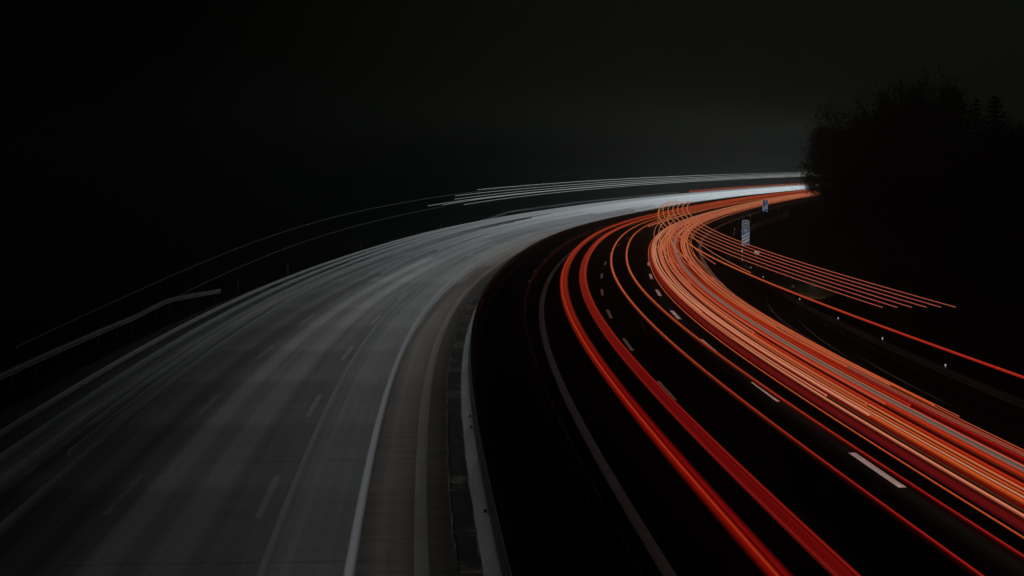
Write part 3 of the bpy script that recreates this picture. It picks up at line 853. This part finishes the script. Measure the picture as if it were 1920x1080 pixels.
for o, wgt in ((7.64, .24), (3.94, .05), (0.1, .011), (12.75, .10)):  # unseen strips added right over the painted lines to brighten them
    s = 14.0
    while s < 420:
        L = 18.0
        lamp(o, s + L / 2, L, 4.4 * wgt * L * float(np.interp(s, [14, 60, 200], [.9, .5, .22] if o > 1 else [.4, .6, .7])), (1, .82, .74) if o > 3 else (.3, 1, 1), z=.36, width=.12)
        s += L

for s in (52, 66, 80, 94, 108):  # unseen strips added to pick out the outbound rail and its posts
    lamp(13.3, s, 14.0, 6.0, (.95, 1, .85), z=.62, width=.12, lean=-84)

def spot(loc, target, power, ang, c=(1, .97, .92)):  # unseen narrow beam added to light one target as passing headlights would
    d = bpy.data.lights.new("headlight", 'SPOT'); d.energy = power; d.spot_size = math.radians(ang); d.spot_blend = 0.4; d.color = c; d.shadow_soft_size = 0.08
    ob = bpy.data.objects.new("headlight", d); col.objects.link(ob); ob.location = loc
    ob.rotation_euler = (Vector(target) - Vector(loc)).to_track_quat('-Z', 'Y').to_euler()
spot(at(140, 13.0, .8), SG + Vector((0, 0, 2.2)), 13000, 5)
spot(at(246, 13.0, .8), SG2 + Vector((0, 0, 2.1)), 24000, 4)
spot(at(128, 13.0, .8), KMP + Vector((0, 0, 1.0)), 9000, 3)
spot(at(119, 17.4, .9), at(136, 18.9, -.5), 6500, 17, (1, .74, .48))
for q in (118.1, 165.8, 222.4, 277.7): spot(at(q - 26, 13.2, .75), at(q, 15.9, .85), 1200, 2.6)

# ------------------------------------------------------------------ trees
def tri_mesh(name, V, F, mat, parent): return link_mesh(name, V, F, mat, parent)

def make_leafy(name, seed, height, spread, label, cat="tree"):
    rg = np.random.default_rng(seed); rp = random.Random(seed)
    root = thing(name, label, cat)
    mb = MB()
    top = height * 0.78
    mb.tube([(0, 0, -1.2), (0.1, 0, height * .2), (-.1, .15, height * .5), (0.05, 0, top)], [.30, .24, .15, .04], 8)
    tips = []
    for k in range(46):
        z0 = height * rp.uniform(.10, .74); a = rp.uniform(0, 6.283); up = rp.uniform(.25, .9)
        env = math.sin(math.pi * min(1, max(.08, (z0 / height + .12)))) ** .6
        L = spread * rp.uniform(.6, 1.05) * env
        p0 = Vector((0, 0, z0)); p1 = p0 + Vector((math.cos(a) * L * .5, math.sin(a) * L * .5, L * .28 * up + .2)); p2 = p0 + Vector((math.cos(a) * L, math.sin(a) * L, L * .85 * up + .5))
        mb.tube([p0, p1, p2], [.075, .045, .012], 4); tips += [p1, p2, (p1 + p2) / 2]
        for q in range(5):
            b0 = p1.lerp(p2, rp.random()); d = Vector((rp.gauss(0, 1), rp.gauss(0, 1), abs(rp.gauss(.5, .8)))).normalized() * rp.uniform(.8, 2.0)
            mb.tube([b0, b0 + d], [.022, .006], 3); tips.append(b0 + d)
    mb.build("trunk", M['bark'], root)
    tips = np.array([tuple(t) for t in tips]); V = []; F = []
    for _ in range(9500):
        c = tips[rg.integers(len(tips))] + rg.normal(0, .42, 3)
        if c[2] < .6: continue
        L = rg.uniform(.08, .30); d = rg.normal(0, 1, 3); d /= np.linalg.norm(d); e = np.cross(d, rg.normal(0, 1, 3)); e /= (np.linalg.norm(e) + 1e-6)
        b = len(V); V += [c - d * L * .5, c + e * L * .28, c + d * L * .5, c - e * L * .28]; F.append((b, b + 1, b + 2, b + 3))
    for _ in range(3200):                             # fine twigs that fray the outline
        c = tips[rg.integers(len(tips))]; d = c - np.array([0, 0, height * .35]); d = d / (np.linalg.norm(d) + 1e-6) + rg.normal(0, .45, 3)
        L = rg.uniform(.5, 1.4); e = np.cross(d, rg.normal(0, 1, 3)); e = e / (np.linalg.norm(e) + 1e-6) * .018
        b = len(V); V += [c - e, c + e, c + d * L]; F.append((b, b + 1, b + 2))
    tri_mesh("crown", V, F, M['leaf'], root)
    return root

def make_conifer(name, seed, height, spread, label):
    rg = np.random.default_rng(seed); rp = random.Random(seed)
    root = thing(name, label, "tree")
    mb = MB(); mb.tube([(0, 0, -1.2), (0, 0, height * .5), (0, 0, height)], [.30, .17, .015], 8); mb.build("trunk", M['bark'], root)
    V, F = [], []
    z = height * .06
    while z < height * .985:
        t = z / height; Rr = spread * (1 - t) ** .85 * rp.uniform(.78, 1.1) + .12
        nb = int(5 + 9 * (1 - t)); a0 = rp.uniform(0, 6.28)
        for k in range(nb):
            a = a0 + 6.283 * k / nb + rp.uniform(-.25, .25); L = Rr * rp.uniform(.7, 1.15)
            dx, dy = math.cos(a), math.sin(a)
            ns = max(4, int(L * 6))
            for q in range(ns):
                f_ = (q + .5) / ns; r = L * f_; zz = z - L * .28 * f_ ** 1.3 + .25 * L * max(0, f_ - .75)
                sd = (1 - f_) * .55 * L * .5 + .12
                for sg in (-1, 1):
                    b = len(V); j = rg.normal(0, .05, 3)
                    c = np.array([dx * r, dy * r, zz]) + j; sidev = np.array([-dy, dx, 0]) * sg
                    V += [c, c + sidev * sd * .5 + np.array([dx, dy, -.25]) * .15 + np.array([0, 0, .05]), c + sidev * sd + np.array([dx * .35, dy * .35, -.28]) * sd, c + np.array([dx * .2, dy * .2, -.06])]
                    F.append((b, b + 1, b + 2, b + 3))
        z += .34 + .10 * (1 - t)
    tri_mesh("crown", V, F, M['needle'], root)
    return root

protoL = [make_leafy("leafy_tree", 11 + k, 10.0, 3.6 + .3 * k, "tree") for k in range(3)]
protoC = [make_conifer("conifer", 31 + k, 12.0, 2.6 + .3 * k, "tree") for k in range(2)]
used = set()
def place(x_px, top_px, d, kind, label, group=None, wide=1.0, base=-1.0):
    x = (x_px - 960) * d / 3480.0; ht = 8.7 + (305 - top_px) * d / 3480.0 - base
    p = (protoL if kind < 3 else protoC)[kind % 3 if kind < 3 else kind - 3]
    H0 = 10.6 if kind < 3 else 12.0
    sc = ht / H0
    loc = (x, d, base); rz = rr.uniform(0, 6.28)
    if kind not in used:
        used.add(kind); r = p; r.location = loc; r.rotation_euler = (0, 0, rz); r["label"] = label
        if group: r["group"] = group
    else: r = dup(p, loc, rz, label, group)
    r.scale = (sc * wide, sc * wide, sc)
    return r
TG = "dark trees of the wood beside the outbound carriageway"
front = [ # x, top, distance, kind, label
 (1546, 268, 372, 0, "bushy tree with twigs overhanging the far end of the road"),
 (1560, 225, 330, 1, "leafy tree rising just behind the roadside bushy one"),
 (1588, 186, 285, 2, "leafy tree with a twiggy top at the sloping border of the wood"),
 (1636, 205, 262, 0, "lower leafy tree between the twiggy one and the tall group"),
 (1664, 166, 250, 1, "tall leafy tree starting the highest group of the wood"),
 (1700, 156, 236, 2, "tall leafy tree in the highest group, next to the tallest one"),
 (1757, 134, 226, 1, "tallest tree of the wood with a spread broad top"),
 (1788, 152, 222, 3, "slim conifer leaning on the tallest tree"),
 (1728, 146, 232, 4, "pointed conifer in front of the highest group"),
 (1830, 178, 212, 4, "small pointed conifer alone on the wood's skyline"),
 (1865, 172, 206, 3, "larger pointed conifer at the lower part of the skyline"),
 (1902, 200, 200, 0, "low rounded leafy tree at the frame's right border"),
]
for f_ in front: place(*f_[:5], TG, 0.82)
# lower ranks in front of and between them
k = 0
for (sq, oq, hh) in [(345, 33, 6), (318, 32, 8), (296, 29, 8), (274, 28, 9), (252, 32, 9), (232, 32, 9.5), (212, 31, 9), (194, 31, 10), (176, 30, 9), (160, 29, 10), (145, 28, 9.5), (130, 27, 10), (116, 27, 9), (104, 27, 10), (93, 28, 9.5), (83, 28, 9),
                     (330, 34, 12), (300, 37, 14), (265, 38, 13), (235, 40, 14), (205, 40, 13), (178, 40, 14), (150, 40, 13), (125, 42, 13), (100, 42, 12)]:
    p = at(sq, oq, -0.8); kd = [0, 1, 2, 4, 0, 2][k % 6]; k += 1
    pr = (protoL if kd < 3 else protoC)[kd % 3 if kd < 3 else kd - 3]
    r = dup(pr, p, rr.uniform(0, 6.28), "dark tree in the unlit depth of the roadside wood", TG)
    sc = hh / 10.6; r.scale = (sc * 1.25, sc * 1.25, sc)

# ------------------------------------------------------------------ night haze
hz = MB(); hz.box(-1420, -60, -2.8, 1420, 1820, 22.0)
hm = bpy.data.materials.new("night haze"); hm.use_nodes = True
hn, hl = hm.node_tree.nodes, hm.node_tree.links
hn.clear()
ho = hn.new("ShaderNodeOutputMaterial"); hv = hn.new("ShaderNodeVolumePrincipled")
hv.inputs["Color"].default_value = (0.48, 0.84, 0.86, 1); hv.inputs["Density"].default_value = 0.00125; hv.inputs["Anisotropy"].default_value = 0.3
hl.new(hv.outputs[0], ho.inputs["Volume"])
HAZE = structure(hz.build("haze", hm), "stuff")
HAZE["label"] = "thin night haze over the whole motorway"
